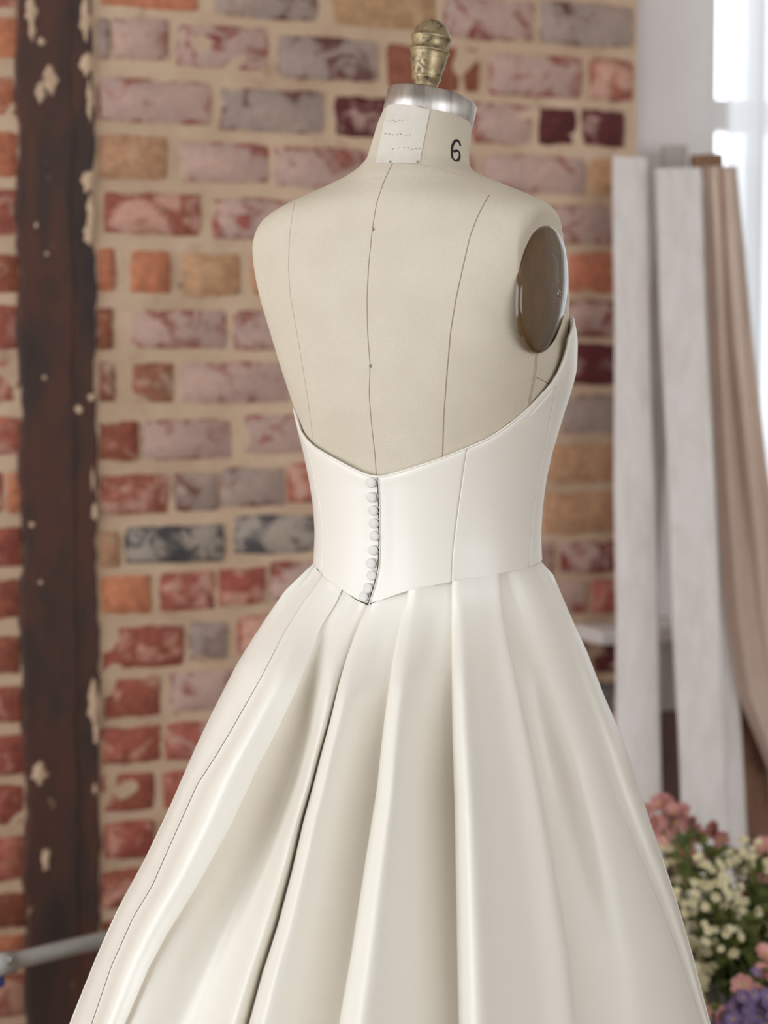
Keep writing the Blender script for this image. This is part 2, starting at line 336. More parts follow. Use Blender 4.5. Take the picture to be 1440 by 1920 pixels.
# the same courses carried on behind the gown, and a little above and below the view
def px_of(sv, z):
    p = W(sv, -.004, z)-CAM; d = p.dot(FW); return 720+F*p.x/d, 960-F*p.dot(UP)/d
def fill():
    sP = hitwall(192, 960, -.004)[0]; rows = [r for r in RECTS if sP-.01 < r[0] < sP+.03 and r[1] > r[0]]
    rows = sorted([(r[2], r[3]) for r in rows]); zt, zb = rows[-1][1], rows[0][0]
    rows += [(zt+.014+.088*k, zt+.014+.088*k+.066) for k in range(3)]+[(zb-.022-.066-.088*k, zb-.022-.088*k) for k in range(2)]
    for n_, (a, b) in enumerate(rows):
        occ = sorted((r[0], r[1]) for r in RECTS if min(r[3], b)-max(r[2], a) > .004); pos = sP+(0 if n_ % 2 else .0); gaps = []
        for o0, o1 in occ+[(S_END-.002, 9)]:
            if o0-pos > .07: gaps.append((pos+.011, o0-.011))
            pos = max(pos, o1)
        for g0, g1 in gaps:
            m = max(1, round((g1-g0)/.175)); w_ = (g1-g0+.014)/m
            for k in range(m):
                x0, y0 = px_of(g0+k*w_, b); x1, y1 = px_of(g0+(k+1)*w_-.014, a); xc = (x0+x1)/2
                y0 = px_of((g0+k*w_)+w_/2, b)[1]; y1 = px_of((g0+k*w_)+w_/2, a)[1]
                brick(x0, x1, y0, y1, random.choice('PPPQSRTSP'))
fill()

# the dark post bedded in the wall
s0, s1 = hitwall(41, 960, -.012)[0], hitwall(184, 960, -.012)[0]
def post():
    root = empty('timber_post', W((s0+s1)/2, -.005, 0), 'tall dark brown weathered post bedded in the brick wall, flecked with old mortar', 'post')
    rows = []
    for i in range(161):
        z = i/160*ROOM_H; e0 = .0035*math.sin(z*31)+random.uniform(-.003, .003); e1 = random.uniform(-.003, .003)+.002*math.sin(z*23)
        A = s0+e0; B = s1+e1
        rows.append([W(A, .02, z), W(A, -.006, z), W(A+.004, -.012, z), W(A+(B-A)*.68, -.012, z), W(A+(B-A)*.7, -.0095, z), W(B-.004, -.009, z), W(B, -.004, z), W(B, .02, z)])
    grid('post_body', rows, M['post'], root, False, smooth=False)
    def splash(px, py, wpx, hpx, t=-.0125):     # lumps of old mortar stuck on the post
        s, z = hitwall(px, py, t); a, b = wpx/1150, hpx/1150; n = 14; sd = random.uniform(0, 9)
        o1 = [(s+a/2*math.cos(2*PI*k/n)*(1+.3*math.sin(k*2.3+sd)), z+b/2*math.sin(2*PI*k/n)*(1+.25*math.sin(k*1.7+sd))) for k in range(n)]
        vs = [W(x, t, y) for x, y in o1]+[W(s+(x-s)*.7, t-.0025, z+(y-z)*.7) for x, y in o1]+[W(s, t-.003, z)]
        fs = [(j, (j+1) % n, n+(j+1) % n, n+j) for j in range(n)]+[(n+j, n+(j+1) % n, 2*n) for j in range(n)]
        mesh('mortar_splash', vs, fs, M['mortar'], root)
    for a in [(94,150,26,46),(76,172,18,36),(78,78,14,14),(74,1450,28,38),(86,1612,14,44),(160,35,20,70),(162,120,24,36),(168,190,10,70),(165,340,22,40),
              (170,400,14,60),(166,440,18,36),(148,768,14,16),(76,1092,8,8),(60,984,10,10),(84,708,8,8),(172,745,14,14),(178,960,12,30),(176,1320,22,80),(180,1375,10,44),
              (58,20,20,50),(60,55,12,36),(88,476,7,7),(68,422,6,10),(178,1480,8,20),(174,900,6,40)]: splash(*a)
post()

# pipe rail
pr = empty('pipe_rail', P(60, 1800, 3.2), 'pale grey metal pipe running low in front of the dark post', 'pipe')
tube('pipe', [P(-160, 1846, 3.1), P(60, 1794, 3.2), P(330, 1730, 3.32)], .0125, M['pipe'], pr, 20)
tube('pipe_collar', [P(-14, 1812, 3.16), P(24, 1803, 3.18)], .0165, M['pipe'], pr, 20)
tube('bolt', [P(20, 1800, 3.16), P(20, 1799, 3.145)], .005, M['steel'], pr, 8)
tube('blue_clip', [P(-8, 1838, 3.17), P(6, 1836, 3.17)], .011, M['blue'], pr, 12)['label'] = 'blue clip under the pipe'
tube('pipe_bracket', [P(-14, 1812, 3.16), W(hitwall(-14, 1812)[0], .01, hitwall(-14, 1812)[1])], .008, M['pipe'], pr, 12)

# window side
SJ0, SJ1 = S_END+.004, S_WIN0
jb = wbox('trim_1', SJ0, SJ1, .012, .14, Z_SILL, ROOM_H, M['paint'], None, .004); jb['kind'] = 'structure'
sl = wbox('trim_2', hitwall(1127, 1190, -.1)[0], S_WIN1+.2, -.1, .3, Z_SILL-.026, Z_SILL, M['paint'], None, .004); sl['kind'] = 'structure'
Z_PAN = hitwall(1250, 1340)[1]
o = wbox('trim_3', S_END+.003, S_WIN1+.2, .03, .12, Z_PAN, Z_SILL-.026, M['gplank'], None, .003); o['kind'] = 'structure'
o = wbox('wall_below_window', S_END, S_WIN1+.2, .02, .3, 0, Z_PAN, m_simple('dark_masonry', lin(96, 70, 60), .9, 0, 30, .3)); o['kind'] = 'structure'; o.name = 'wall_under_window'
o = wbox('wall_beside_window', S_WIN1, ROOM_R, 0, .3, 0, ROOM_H, M['plaster']); o['kind'] = 'structure'
o = wbox('wall_over_window', S_WIN0, S_WIN1, 0, .3, 2.95, ROOM_H, M['plaster']); o['kind'] = 'structure'
win = bpy.data.objects.new('window_1', None); COL.objects.link(win); win.location = W((S_WIN0+S_WIN1)/2, .15, Z_SILL); win['kind'] = 'structure'
sm = hitwall(1408, 666, .15)[0]; zt0, zt1 = hitwall(1400, 250, .15)[1], hitwall(1400, 192, .15)[1]
wbox('frame', S_WIN0, S_WIN0+.004, .1, .2, Z_SILL, 2.95, M['paint'], win)
wbox('mullion', sm-.006, sm+.012, .13, .17, Z_SILL, 2.95, M['paint'], win, .002)
wbox('mullion', sm+.7, sm+.74, .13, .17, Z_SILL, 2.95, M['paint'], win, .002)
wbox('transom', S_WIN0, S_WIN1, .125, .175, zt0, zt1, M['paint'], win, .003)
wbox('transom', S_WIN0, S_WIN1, .125, .175, Z_SILL, Z_SILL+.06, M['paint'], win, .003)
wbox('pane', S_WIN0, S_WIN1, .148, .152, Z_SILL+.05, zt0, M['glass'], win)
wbox('pane', S_WIN0, S_WIN1, .148, .152, zt1, 2.95, M['glass'], win)
# sheer curtain
def curtain():
    sa = hitwall(1366, 400, -.06)[0]; rows = []; n = 300; L_ = .95
    for i in range(41):
        z = ROOM_H-.05 - (ROOM_H-.1)*i/40; f = i/40; r = []
        for j in range(n+1):
            u = j/n; s = sa + .006*math.sin(f*5) + u*L_; t = -.06+.018*math.sin(u*95+.5*math.sin(f*3))+.008*math.sin(u*37+1.3+f)
            r.append(W(s, t, z))
        rows.append(r)
    o = grid('sheer_curtain', rows, M['sheer']); tag(o, 'white sheer voile curtain hanging in soft folds over the bright window', 'curtain')
curtain()
# rest of the shell
def quad(name, pts, mat):
    o = mesh(name, pts, [(0, 1, 2, 3)], mat, None, False); o['kind'] = 'structure'; return o
quad('floor', [W(ROOM_L, .3, 0), W(ROOM_L, ROOM_B, 0), W(ROOM_R, ROOM_B, 0), W(ROOM_R, .3, 0)], M['wood'])
quad('ceiling', [W(ROOM_L, .3, ROOM_H), W(ROOM_R, .3, ROOM_H), W(ROOM_R, ROOM_B, ROOM_H), W(ROOM_L, ROOM_B, ROOM_H)], M['plaster'])
quad('wall_right', [W(ROOM_R, .3, 0), W(ROOM_R, ROOM_B, 0), W(ROOM_R, ROOM_B, ROOM_H), W(ROOM_R, .3, ROOM_H)], M['plaster'])
vs = [W(s_, ROOM_B, z) for s_ in (ROOM_L, FW0, FW1, ROOM_R) for z in (0, FWZ0, FWZ1, ROOM_H)]
fs = [(i*4+j, i*4+j+1, i*4+j+5, i*4+j+4) for i in range(3) for j in range(3) if not (i == 1 and j == 1)]
o = mesh('wall_front', vs, fs, M['plaster'], None, False); o['kind'] = 'structure'
vs = []
for t in (ROOM_B, LW0, LW1, .3):
    for z in (0, LWZ0, LWZ1, ROOM_H): vs.append(W(ROOM_L, t, z))
fs = [(i*4+j, i*4+j+1, i*4+j+5, i*4+j+4) for i in range(3) for j in range(3) if not (i == 1 and j == 1)]
o = mesh('wall_left', vs, fs, M['plaster'], None, False); o['kind'] = 'structure'

# ------------------------------------------------------------------ timbers leaning beside the window
def plank(name, tl, tr, bl, br, dt, db, th, mat, label, top_round=0.0, group=None):
    """front face through four pixels (top pair at depth dt, lower pair at depth db), carried down to the floor"""
    TL, TR = P(*tl, dt), P(*tr, dt); BL, BR = P(*bl, db), P(*br, db)
    def ext(a, b): k = (a.z-0.0)/(a.z-b.z); return a+(b-a)*k
    BL, BR = ext(TL, BL), ext(TR, BR)
    nrm = (TR-TL).cross(BL-TL).normalized()
    if nrm.y < 0: nrm = -nrm
    back = Vector((nrm.x, nrm.y, 0)).normalized()*th; rows = []; n = 26
    ph = random.uniform(0, 9)
    for i in range(n+1):
        f = i/n; a = TL.lerp(BL, f); b = TR.lerp(BR, f); wv = .0012*math.sin(f*23+ph)
        ax = (b-a).normalized(); a = a+ax*wv; b = b+ax*(.0012*math.sin(f*17+ph*2)); e = .003
        rows.append([a+ax*e, a.lerp(b, .5), b-ax*e, b+back*.12, b+back*.9, b+back-ax*e, a+back+ax*e, a+back*.9, a+back*.12])
    o = grid(name, rows, mat, None, True, True, True, False); tag(o, label, 'plank', group); return o
plank('timber_plank', (1151, 292), (1213, 297), (1157, 1500), (1243, 1480), 3.74, 3.52, .022, M['wplank'], 'whitewashed timber plank leaning on the wall, nearest to the bricks')
plank('timber_plank', (1229, 316), (1315, 314), (1277, 1480), (1364, 1480), 3.7, 3.44, .024, M['wplank'], 'wide whitewashed plank leaning before the window, in the middle of the leaning timbers')
plank('timber_plank', (1242, 272), (1290, 272), (1160, 1480), (1205, 1480), 3.83, 3.70, .02, M['gplank'], 'grey plank half hidden behind the two whitewashed planks')
plank('timber_plank', (1296, 291), (1355, 287), (1372, 1480), (1445, 1480), 3.82, 3.62, .03, M['brown'], 'bare brown plank behind the beige cloth, its raw top edge showing')
plank('timber_plank', (1300, 330), (1322, 330), (1362, 1480), (1398, 1500), 3.76, 3.58, .02, M['wplank'], 'narrow whitewashed batten close behind the wide middle plank')
def drape():
    Lp = [(312, 1321), (640, 1330), (900, 1346), (1150, 1364), (1300, 1386), (1430, 1438), (1560, 1500)]
    Rp = [(312, 1382), (640, 1412), (880, 1440), (1200, 1490), (1560, 1570)]
    rows = []
    for i in range(60):
        y = 312+i/59*1248; a, b = interp(Lp, y), interp(Rp, y); r = []
        for j in range(41):
            u = j/40; x = a+(b-a)*u; d = 3.71-.14*(i/59)+.012*math.sin(u*7-i*.07)*(.3+i/60)+.01*math.sin(u*15+i*.05)
            r.append(P(x, y, d))
        rows.append(r)
    o = grid('cloth_drape', rows, M['drape']); s = o.modifiers.new('thick', 'SOLIDIFY'); s.thickness = .003
    tag(o, 'beige cloth drape hanging from the leaning timbers over the brown plank', 'cloth')
drape()

# ================================================================== DRESS FORM
AN = math.radians(31); CA, SA = math.cos(AN), math.sin(AN)
CX, CY = P(790, 666, 2.45).x, 2.45
UD = Vector((CA, -SA, 0)); VD = Vector((SA, CA, 0))           # the form's right, the form's front
BODY = [  # py, left, right, centre-back seam, squareness
 (203,727,887,766,2.0),(240,711,883,757,2.0),(280,697,879,745,2.0),(303,688,879,737,1.95),(318,670,881,730,1.8),(330,648,886,724,1.62),(340,625,902,721,1.55),(350,601,924,717,1.55),
 (360,577,946,713,1.65),(370,553,968,709,1.8),(380,531,990,706,1.95),(390,512,1011,704,2.1),(400,497,1030,702,2.25),(415,483,1047,700,2.45),(435,473,1056,698,2.6),(460,469,1061,694,2.7),
 (490,471,1064,691,2.7),(520,476,1065,689,2.7),(560,485,1063,688,2.7),(600,497,1060,689,2.6),(640,509,1057,690,2.5),(686,523,1052,692,2.4),(740,541,1043,694,2.3),(762,549,1038,695,2.25),
 (800,562,1028,700,2.2),(850,577,1012,705,2.15),(900,588,1003,710,2.1),(950,597,997,714,2.1),(1000,600,995,716,2.1),(1050,600,996,718,2.1),(1100,604,992,722,2.1),(1200,604,992,722,2.1),(1320,604,992,722,2.1)]
BOD = [(560,480,1056,687,2.6),(600,492,1066,687,2.5),(640,504,1074,688,2.4),(690,520,1075,690,2.35),(720,531,1069,691,2.3),(762,548,1057,693,2.25),(800,558,1045,696,2.2),(850,571,1030,700,2.15),(900,581,1019,705,2.1),
 (950,589,1013,708,2.1),(1000,592,1010,710,2.1),(1050,590,1012,710,2.1),(1090,587,1015,708,2.1),(1133,584,1018,705,2.1),(1180,584,1020,703,2.1)]
def section(tab, py, offs=0.0):
    def val(c):
        if 345 < py: ks = [interp(tab, py+k, c) for k in (-9, -4, 0, 4, 9)]
        else: ks = [interp(tab, py+k, c) for k in (-3, 0, 3)]
        return sum(ks)/len(ks)
    L, R, Mx, p = val(1), val(2), val(3), val(4)
    z = zrow(py); S = F/((Vector((CX, CY, z))-CAM).dot(FW)); cxp = 720+S*CX
    h = (R-L)/2/S; c = ((L+R)/2-cxp)/S/SA; B = ((L+R)/2-Mx)/S/SA; q = p/(p-1)
    A = max(h**q-(B*SA)**q, 1e-6)**(1/q)/CA
    return z, A+offs, B+offs, c, p
def sec_pt(sec, th):            # th = 0 right, -90 deg back, 90 deg front
    z, A, B, c, p = sec; co, si = math.cos(th), math.sin(th)
    u = A*math.copysign(abs(co)**(2/p), co); v = c+B*math.copysign(abs(si)**(2/p), si)
    return u, v
def world(u, v, z): return Vector((CX, CY, z))+UD*u+VD*v
form = empty('dress_form', (CX, CY, 0), 'linen-covered tailor\'s dress form wearing the ivory gown, brass finial on its neck', 'dress form')
NN = Vector((.225, .14, 1))
# arm plates: an upright ellipse facing sideways
pl_sec = section(BODY, 550); PZ = pl_sec[0]+.001; PU = pl_sec[1]*.965-.009; PV = pl_sec[3]-.011; PB, PH = .0545, .0665; SH = .17
def inset(zz): return .004+max(0, -zz)*.1      # the left plate sits a little deeper
def torso():
    rows = []; n = 220
    pys = [203+i*4 for i in range(26)]+[306+i*2.2 for i in range(70)]+[462+i*6 for i in range(145)]
    for py in pys:
        sec = section(BODY, py); w_ = smooth01((335-py)/95); r = []
        for k in range(n):
            th = 2*PI*k/n; u, v = sec_pt(sec, th); z = sec[0]
            d = UD*u+VD*(v-sec[3]); z -= w_*(NN.x*d.x+NN.y*d.y)
            zz = (z-PZ); vv = (v-PV-(.034 if u < 0 else 0))-SH*zz; q = math.sqrt((vv/(PB if u > 0 else .042))**2+(zz/PH)**2)
            lim = PU-.0025-(inset(zz) if u < 0 else 0); bl = .3 if u < 0 else .75
            if abs(u) > lim and q < 1+bl:
                k_ = 1-smooth01((q-1.0)/bl); u = math.copysign(abs(u)+(lim-abs(u))*k_, u)
            r.append(world(u, v, z))
        rows.append(r)
    return grid('torso', rows, M['linen'], form, True, True, True), rows
tor, trows = torso()
def bvh(rows, closed=True):
    nr, nc = len(rows), len(rows[0]); vs = [v for r in rows for v in r]; fs = []
    for i in range(nr-1):
        for j in range(nc): k = (j+1) % nc; fs.append((i*nc+j, i*nc+k, (i+1)*nc+k, (i+1)*nc+j))
    return BVHTree.FromPolygons(vs, fs)
BT = bvh(trows)
def hit(T, px, py, off=0.0, toward=770):
    for k in range(40):
        r = ray(px, py).normalized(); h = T.ray_cast(CAM, r)
        if h[0] is not None:
            nrm = h[1] if h[1].dot(r) < 0 else -h[1]; return h[0]+nrm*off, nrm
        px += 1.2 if px < toward else -1.2
    raise RuntimeError('miss')
def dens(poly, step=6):
    out = []
    for (x0, y0), (x1, y1) in zip(poly, poly[1:]):
        m = max(1, int(math.hypot(x1-x0, y1-y0)/step))
        for i in range(m): out.append((x0+(x1-x0)*i/m, y0+(y1-y0)*i/m))
    out.append(poly[-1])
    a = np.array(out, float)                          # soften the corners
    for _ in range(3): a[1:-1] = (a[:-2]+2*a[1:-1]+a[2:])/4
    return [tuple(q) for q in a]
def online(name, T, poly, r, mat, parent, off=0.0, flat=.6, step=6, n=6):
    hs = [hit(T, x, y, off) for x, y in dens(poly, step)]
    return tube(name, [h[0] for h in hs], r, mat, parent, n, flat, [h[1] for h in hs])
cb = [(737,304),(722,335),(706,380),(698,430),(691,500),(688,560),(689,620),(694,686),(692,740),(697,800),(703,850),(706,900),(710,940)]
online('seam_stitch', BT, cb, .00055, M['thread'], form)
online('seam_stitch', BT, [(553,374),(543,440),(540,500),(545,560),(556,620),(566,680),(576,740),(584,800),(590,850)], .00045, M['rope'], form)
online('seam_stitch', BT, [(917,366),(898,400),(882,440),(868,500),(855,560),(845,620),(838,700),(832,780),(829,870)], .0006, M['thread'], form)
online('seam_stitch', BT, [(700,306),(735,305),(787,308),(835,319),(872,331)], .0004, M['rope'], form)
online('seam_stitch', BT, [(1003,706),(1016,712),(1032,722)], .0005, M['thread'], form)
online('underarm_braid', BT, [(1006,664),(1005,685),(1001,710),(995,740),(989,790)], .0022, M['rope'], form, 0, .5, 3)
for px, py in ((700, 430), (695, 686), (732, 304), (783, 304)):
    p_, n_ = hit(BT, px, py, .0004)
    lathe('pin_head', [(.0001, -.0006), (.0014, -.0004), (.0016, .0003), (.001, .0012), (.0001, .0014)], p_, n_, M['pin'], form, 10)
# size number, inked on the neck
six = [(862,268),(858,263),(853,264),(848.5,272),(847,284),(848,296),(853,302),(859,301),(862.5,293),(861,285),(856,281),(850.5,285)]
online('size_number', BT, [(863,274)]+six,   .0016, M['ink'], form, .0001, .3, 1.5)['label'] = 'black figure 6 on the neck'
# label on the neck
def paper():
    rows = []
    for i in range(30):
        f = i/29; y = 205+f*101; xl = 728-f*24; xr = 806-f*19; r = []
        for j in range(22):
            x = xl+(xr-xl)*j/21; yy = y-9*math.sin(PI*min(1, (x-700)/110))*(1-f)+random.uniform(-.2, .2)+(x-766)*.10*(1-f)
            r.append(hit(BT, x, max(yy, 196), .0006+random.uniform(0, .0001))[0])
        rows.append(r)
    return grid('neck_label', rows, M['tape'], form)
lab = paper(); lab['label'] = 'worn paper label on the back of the neck'
for y0, xa, xb in ((228, 728, 762), (253, 722, 775), (278, 735, 786)):
    x = xa
    while x < xb:
        wd = random.uniform(1.5, 5); yy = y0+(x-745)*.02+random.uniform(-2, 2)
        hs = [hit(BT, x+wd*k/2, yy+random.uniform(-1.5, 1.5), .0009) for k in range(3)]
        tube('faded_mark', [h[0] for h in hs], .00032, M['faint'], lab, 4, .3, [h[1] for h in hs]); x += wd+random.uniform(1.5, 7)
# neck band
nb = P(806, 207, CY-.002); ax = NN.normalized()
secN = section(BODY, 203); nb = world(0, secN[3], zrow(201))
rr = .0492
lathe('neck_band', [(rr-.002, -.0135), (rr, -.0132), (rr+.0006, -.012), (rr+.0006, .0105), (rr-.0004, .0122), (.044, .0125), (.0001, .0125)], nb, ax, M['steel'], form, 96, False, True)
fa = Vector((.13, .10, 1)).normalized()
fb = nb+ax*.0215+Vector((-.0105, 0, 0))
prof = [(.0001,-.001),(.0142,-.001),(.0142,.0015),(.0134,.003),(.0138,.006),(.0155,.0095),(.0166,.0118),(.0168,.0135),(.0163,.0148),(.0180,.022),(.0199,.030),(.0208,.0375),(.0212,.0395),(.0226,.041),(.0228,.0425),(.0216,.044),(.0206,.0455),
        (.0204,.049),(.0213,.053),(.0227,.0555),(.0232,.057),(.0226,.0585),(.0207,.0596),(.0200,.062),(.0185,.0665),(.0155,.0710),(.0115,.0745),(.006,.0768),(.0001,.0775)]
prof = [(.0001, -.012), (.0142, -.012)]+[(r*.985, h) for r, h in prof[1:]]
fo = lathe('finial', prof, fb, fa, M['brass'], form, 64); sb = fo.modifiers.new('s', 'SUBSURF'); sb.levels = 1; sb.render_levels = 1
# arm plates
for sg in (1, -1):
    rings = []; n = 64
    for q, bu in ((1.0, -.002), (1.0, .0015), (.985, .0032), (.95, .0045), (.8, .0075), (.6, .010), (.4, .0118), (.2, .0128), (.02, .013)):
        r = []
        for k in range(n):
            a = 2*PI*k/n; zz = PH*q*math.sin(a); vv = (PB if sg > 0 else .042)*q*math.cos(a)+SH*zz+(.034 if sg < 0 else 0); r.append(world(sg*(PU+bu-.001-(inset(zz) if sg < 0 else 0)), PV+vv, PZ+zz))
        rings.append(r)
    ap = grid('arm_plate', rings, M['plate'], form, True, False, True); ap['label'] = 'glossy brown oval shoulder plate'
    c = world(sg*(PU+.0105-(.004 if sg < 0 else 0)), PV+(.014 if sg > 0 else .04), PZ-.004)
    sc_ = lathe('screw', [(.0001, 0), (.004, 0), (.004, .0012), (.003, .002), (.0001, .0022)], c, UD*sg, M['steel'], ap, 20)
    for q in (Vector((0, 0, 1)), VD):
        mesh('screw_slot', [c+UD*sg*.0024+q*.0022+(q.cross(UD))*.0004, c+UD*sg*.0024-q*.0022+(q.cross(UD))*.0004, c+UD*sg*.0024-q*.0022-(q.cross(UD))*.0004, c+UD*sg*.0024+q*.0022-(q.cross(UD))*.0004], [(0, 1, 2, 3)], M['ink'], ap) if sg > 0 else None
zb_ = zrow(1330)
lathe('stand_pole', [(.016, 0), (.016, zb_+.02)], Vector((CX, CY, .03)), Vector((0, 0, 1)), M['black'], form, 20)
lathe('stand_base', [(.19, 0), (.2, .01), (.19, .025), (.03, .04), (.02, .06)], Vector((CX, CY, 0)), Vector((0, 0, 1)), M['black'], form, 40)

# ================================================================== THE GOWN
gown = empty('wedding_dress', (CX, CY-.001, 0), 'strapless ivory satin gown with buttoned low back and pleated skirt, on the form', 'dress')
pysB = [560+i*5 for i in range(125)]
BS = [section(BOD, py) for py in pysB]
Brows = [[world(*sec_pt(s, 2*PI*k/360), s[0]) for k in range(360)] for s in BS]
BB = bvh(Brows)
def secz(z):
    z0, z1 = BS[0][0], BS[-1][0]; f = max(0, min(len(BS)-1.0001, (z0-z)/(z0-z1)*(len(BS)-1))); i = int(f); g = f-i
    return tuple(BS[i][c]*(1-g)+BS[i+1][c]*g for c in range(5))
def theta_of(p):
    """angle parameter of a point on the bodice surface, 0 at centre back, + to the form's right, - to its left"""
    d = p-Vector((CX, CY, 0)); u, v = d.dot(UD), d.dot(VD); s = secz(p.z); pw = s[4]
    cu = math.copysign(min(1, abs(u/s[1]))**(pw/2), u); cv = math.copysign(min(1, abs((v-s[3])/s[2]))**(pw/2), v-s[3])
    return math.atan2(cu, -cv)
def bod_pt(ph, z, off=0.0):
    s = secz(z); s = (s[0], s[1]+off, s[2]+off, s[3], s[4]); u, v = sec_pt(s, ph-PI/2); return world(u, v, z)
top_px = [(549,764),(552,777),(563,808),(583,834),(618,855),(668,882),(691,892),(711,896),(773,878),(830,859),(874,841),(913,824),(948,801),(987,769),(1018,736),(1038,715),(1053,684),(1063,657),(1066,632)]
bot_px = [(591,1055),(606,1078),(642,1103),(668,1122),(690,1135),(722,1122),(764,1107),(847,1090),(937,1075),(992,1062),(1012,1051)]
def curve_tab(pxs, T):
    out = []
    for x, y in dens(pxs, 10):
        p, _ = hit(T, x, y); out.append((theta_of(p), p.z))
    out.sort(); return out
ct = curve_tab(top_px, BB); cbm = curve_tab(bot_px, BB)
tR, tL = ct[-1][0], ct[0][0]
zA = zrow(604); zF = zrow(625)
# carry the neckline round the hidden front: the left side mirrors the right
right = [c for c in ct if c[0] > -tL+.05]
full_top = [(-a, z) for a, z in reversed(right)]+ct
front = [(max(tR+.2, 1.75), zA), (2.3, zrow(585)), (PI, zF)]
full_top = [(-a, z) for a, z in reversed(front)]+full_top+front
full_top.sort()
full_bot = [(-PI, zrow(1050)), (-2.2, zrow(1046))]+cbm+[(2.2, zrow(1046)), (PI, zrow(1050))]
full_bot.sort()
def ztop(ph): return interp(full_top, ph)
def zbot(ph): return interp(full_bot, ph)
def seam_tab(poly):
    return sorted([(p.z, theta_of(p)) for p in (hit(BB, x, y)[0] for x, y in dens(poly, 12))])
closing = seam_tab([(711,893),(714,945),(715,1019),(713,1064),(706,1097),(698,1122),(693,1138)])
seamL = seam_tab([(580,832),(588,870),(597,910),(606,960),(610,1000),(610,1040),(605,1080)])
seamR1 = seam_tab([(875,838),(868,880),(860,940),(852,1000),(847,1050),(846,1092)])
seamR2 = seam_tab([(1040,714),(1033,760),(1022,820),(1008,890),(998,950),(993,1000),(990,1064)])
const = lambda a: [(0, a), (3, a)]
# panels between consecutive seams
lines = [const(-PI), const(-2.1), [(z, -a) for z, a in seamR2] if False else const(-1.62), seamL, closing, seamR1, seamR2, const(1.95), const(2.5), const(PI)]
def panel(la, lb, lift0=0.0, lift1=0.0, n=46, m=44):
    rows = []
    for i in range(m+1):
        f = i/m; r = []
        arc0 = max(.01, abs(interp(lb, .95)-interp(la, .95))*.12)
        gs = sorted(set([0, .0007/arc0, .0014/arc0, .0024/arc0, 1-.0024/arc0, 1-.0014/arc0, 1-.0007/arc0, 1]+[k/n for k in range(1, n)]))
        for g in gs:
            g2 = g
            # a few fixed-point steps: seam angle depends on height, height on angle
            ph = None; z = 0.85
            for _ in range(4):
                a, b = interp(la, z), interp(lb, z); ph = a+(b-a)*g2; z = ztop(ph)+(zbot(ph)-ztop(ph))*f
            arc = abs(b-a)*.12; e = min(g, 1-g)*arc
            off = .0009*smooth01(e/.0016)+lift0*(1-smooth01(g*arc/.016))+lift1*(1-smooth01((1-g)*arc/.01))
            if f < .03: off -= .0012*(1-f/.03)
            r.append(bod_pt(ph, z, off+.0012))
        rows.append(r)
    # fold the top edge inwards and give the cloth its thickness there
    inner = [v-Vector((v.x-CX, v.y-CY, 0)).normalized()*.003-Vector((0, 0, .001)) for v in rows[0]]
    inner2 = [v-Vector((0, 0, .012)) for v in inner]
    rows = [inner2, inner]+rows
    return grid('bodice_panel', rows, M['satin'], gown)
for la, lb in zip(lines, lines[1:]):
    isc = la is closing
    panel(la, lb, lift0=.0016 if isc else 0, n=70 if la in (closing, seamL, seamR1) else 36)
for nm in (seamL, seamR1, seamR2):
    hs = [bod_pt(interp(nm, z), z, .0014) for z in np.linspace(nm[0][0]+.001, nm[-1][0]-.001, 60)]
    tube('bodice_seam_shade', hs, .00032, M['seam_shade'], gown, 6)  # fine line added along each groove to darken it like shade
# piping on neckline
pts = []; nr = []
for k in range(361):
    ph = -PI+2*PI*k/360; z = ztop(ph); p = bod_pt(ph, z, .0006); pts.append(p); nr.append(Vector((p.x-CX, p.y-CY, 0)))
tube('neckline_piping', pts, .0011, M['satin'], gown, 8, 1, nr)
# closure: loops and covered buttons
cl = [(712,897),(714,945),(715,1019),(713,1064),(706,1097),(698,1122),(694,1135)]
online('loop_tape', BB, [(x+1.5, y) for x, y in cl], .0010, M['button'], gown, .0038, .8, 4)
online('placket_shade', BB, [(x-2, y) for x, y in cl], .0009, M['dark'], gown, .0022, .5, 4)  # dark strip put in for the shade beside the overlapping edge
btn = [(701,903),(702,931),(705,956),(706,980),(707,1004),(705,1031),(701,1056),(702,1079),(695,1103),(687,1119)]
bp = [(.0001,-.002),(.0040,-.002),(.0053,-.0008),(.0056,.0004),(.0054,.0013),(.0047,.0019),(.003,.0023),(.0001,.0025)]
for x, y in btn:
    p_, n_ = hit(BB, x, y, .0052); n_ = (n_+Vector((random.uniform(-.12, .12), 0, random.uniform(-.06, .12)))).normalized()
    b = lathe('button', bp, p_, n_, M['button'], gown, 28)
    hs = [hit(BB, x+2+8*math.sin(a), y+7*math.cos(a)-1, .0035) for a in [PI*k/8 for k in range(9)]]
    tube('button_loop', [h[0] for h in hs], .0006, M['satin'], b, 6)
    hs = [hit(BB, x-3+k*2.2, y+14.5, .0034) for k in range(7)]

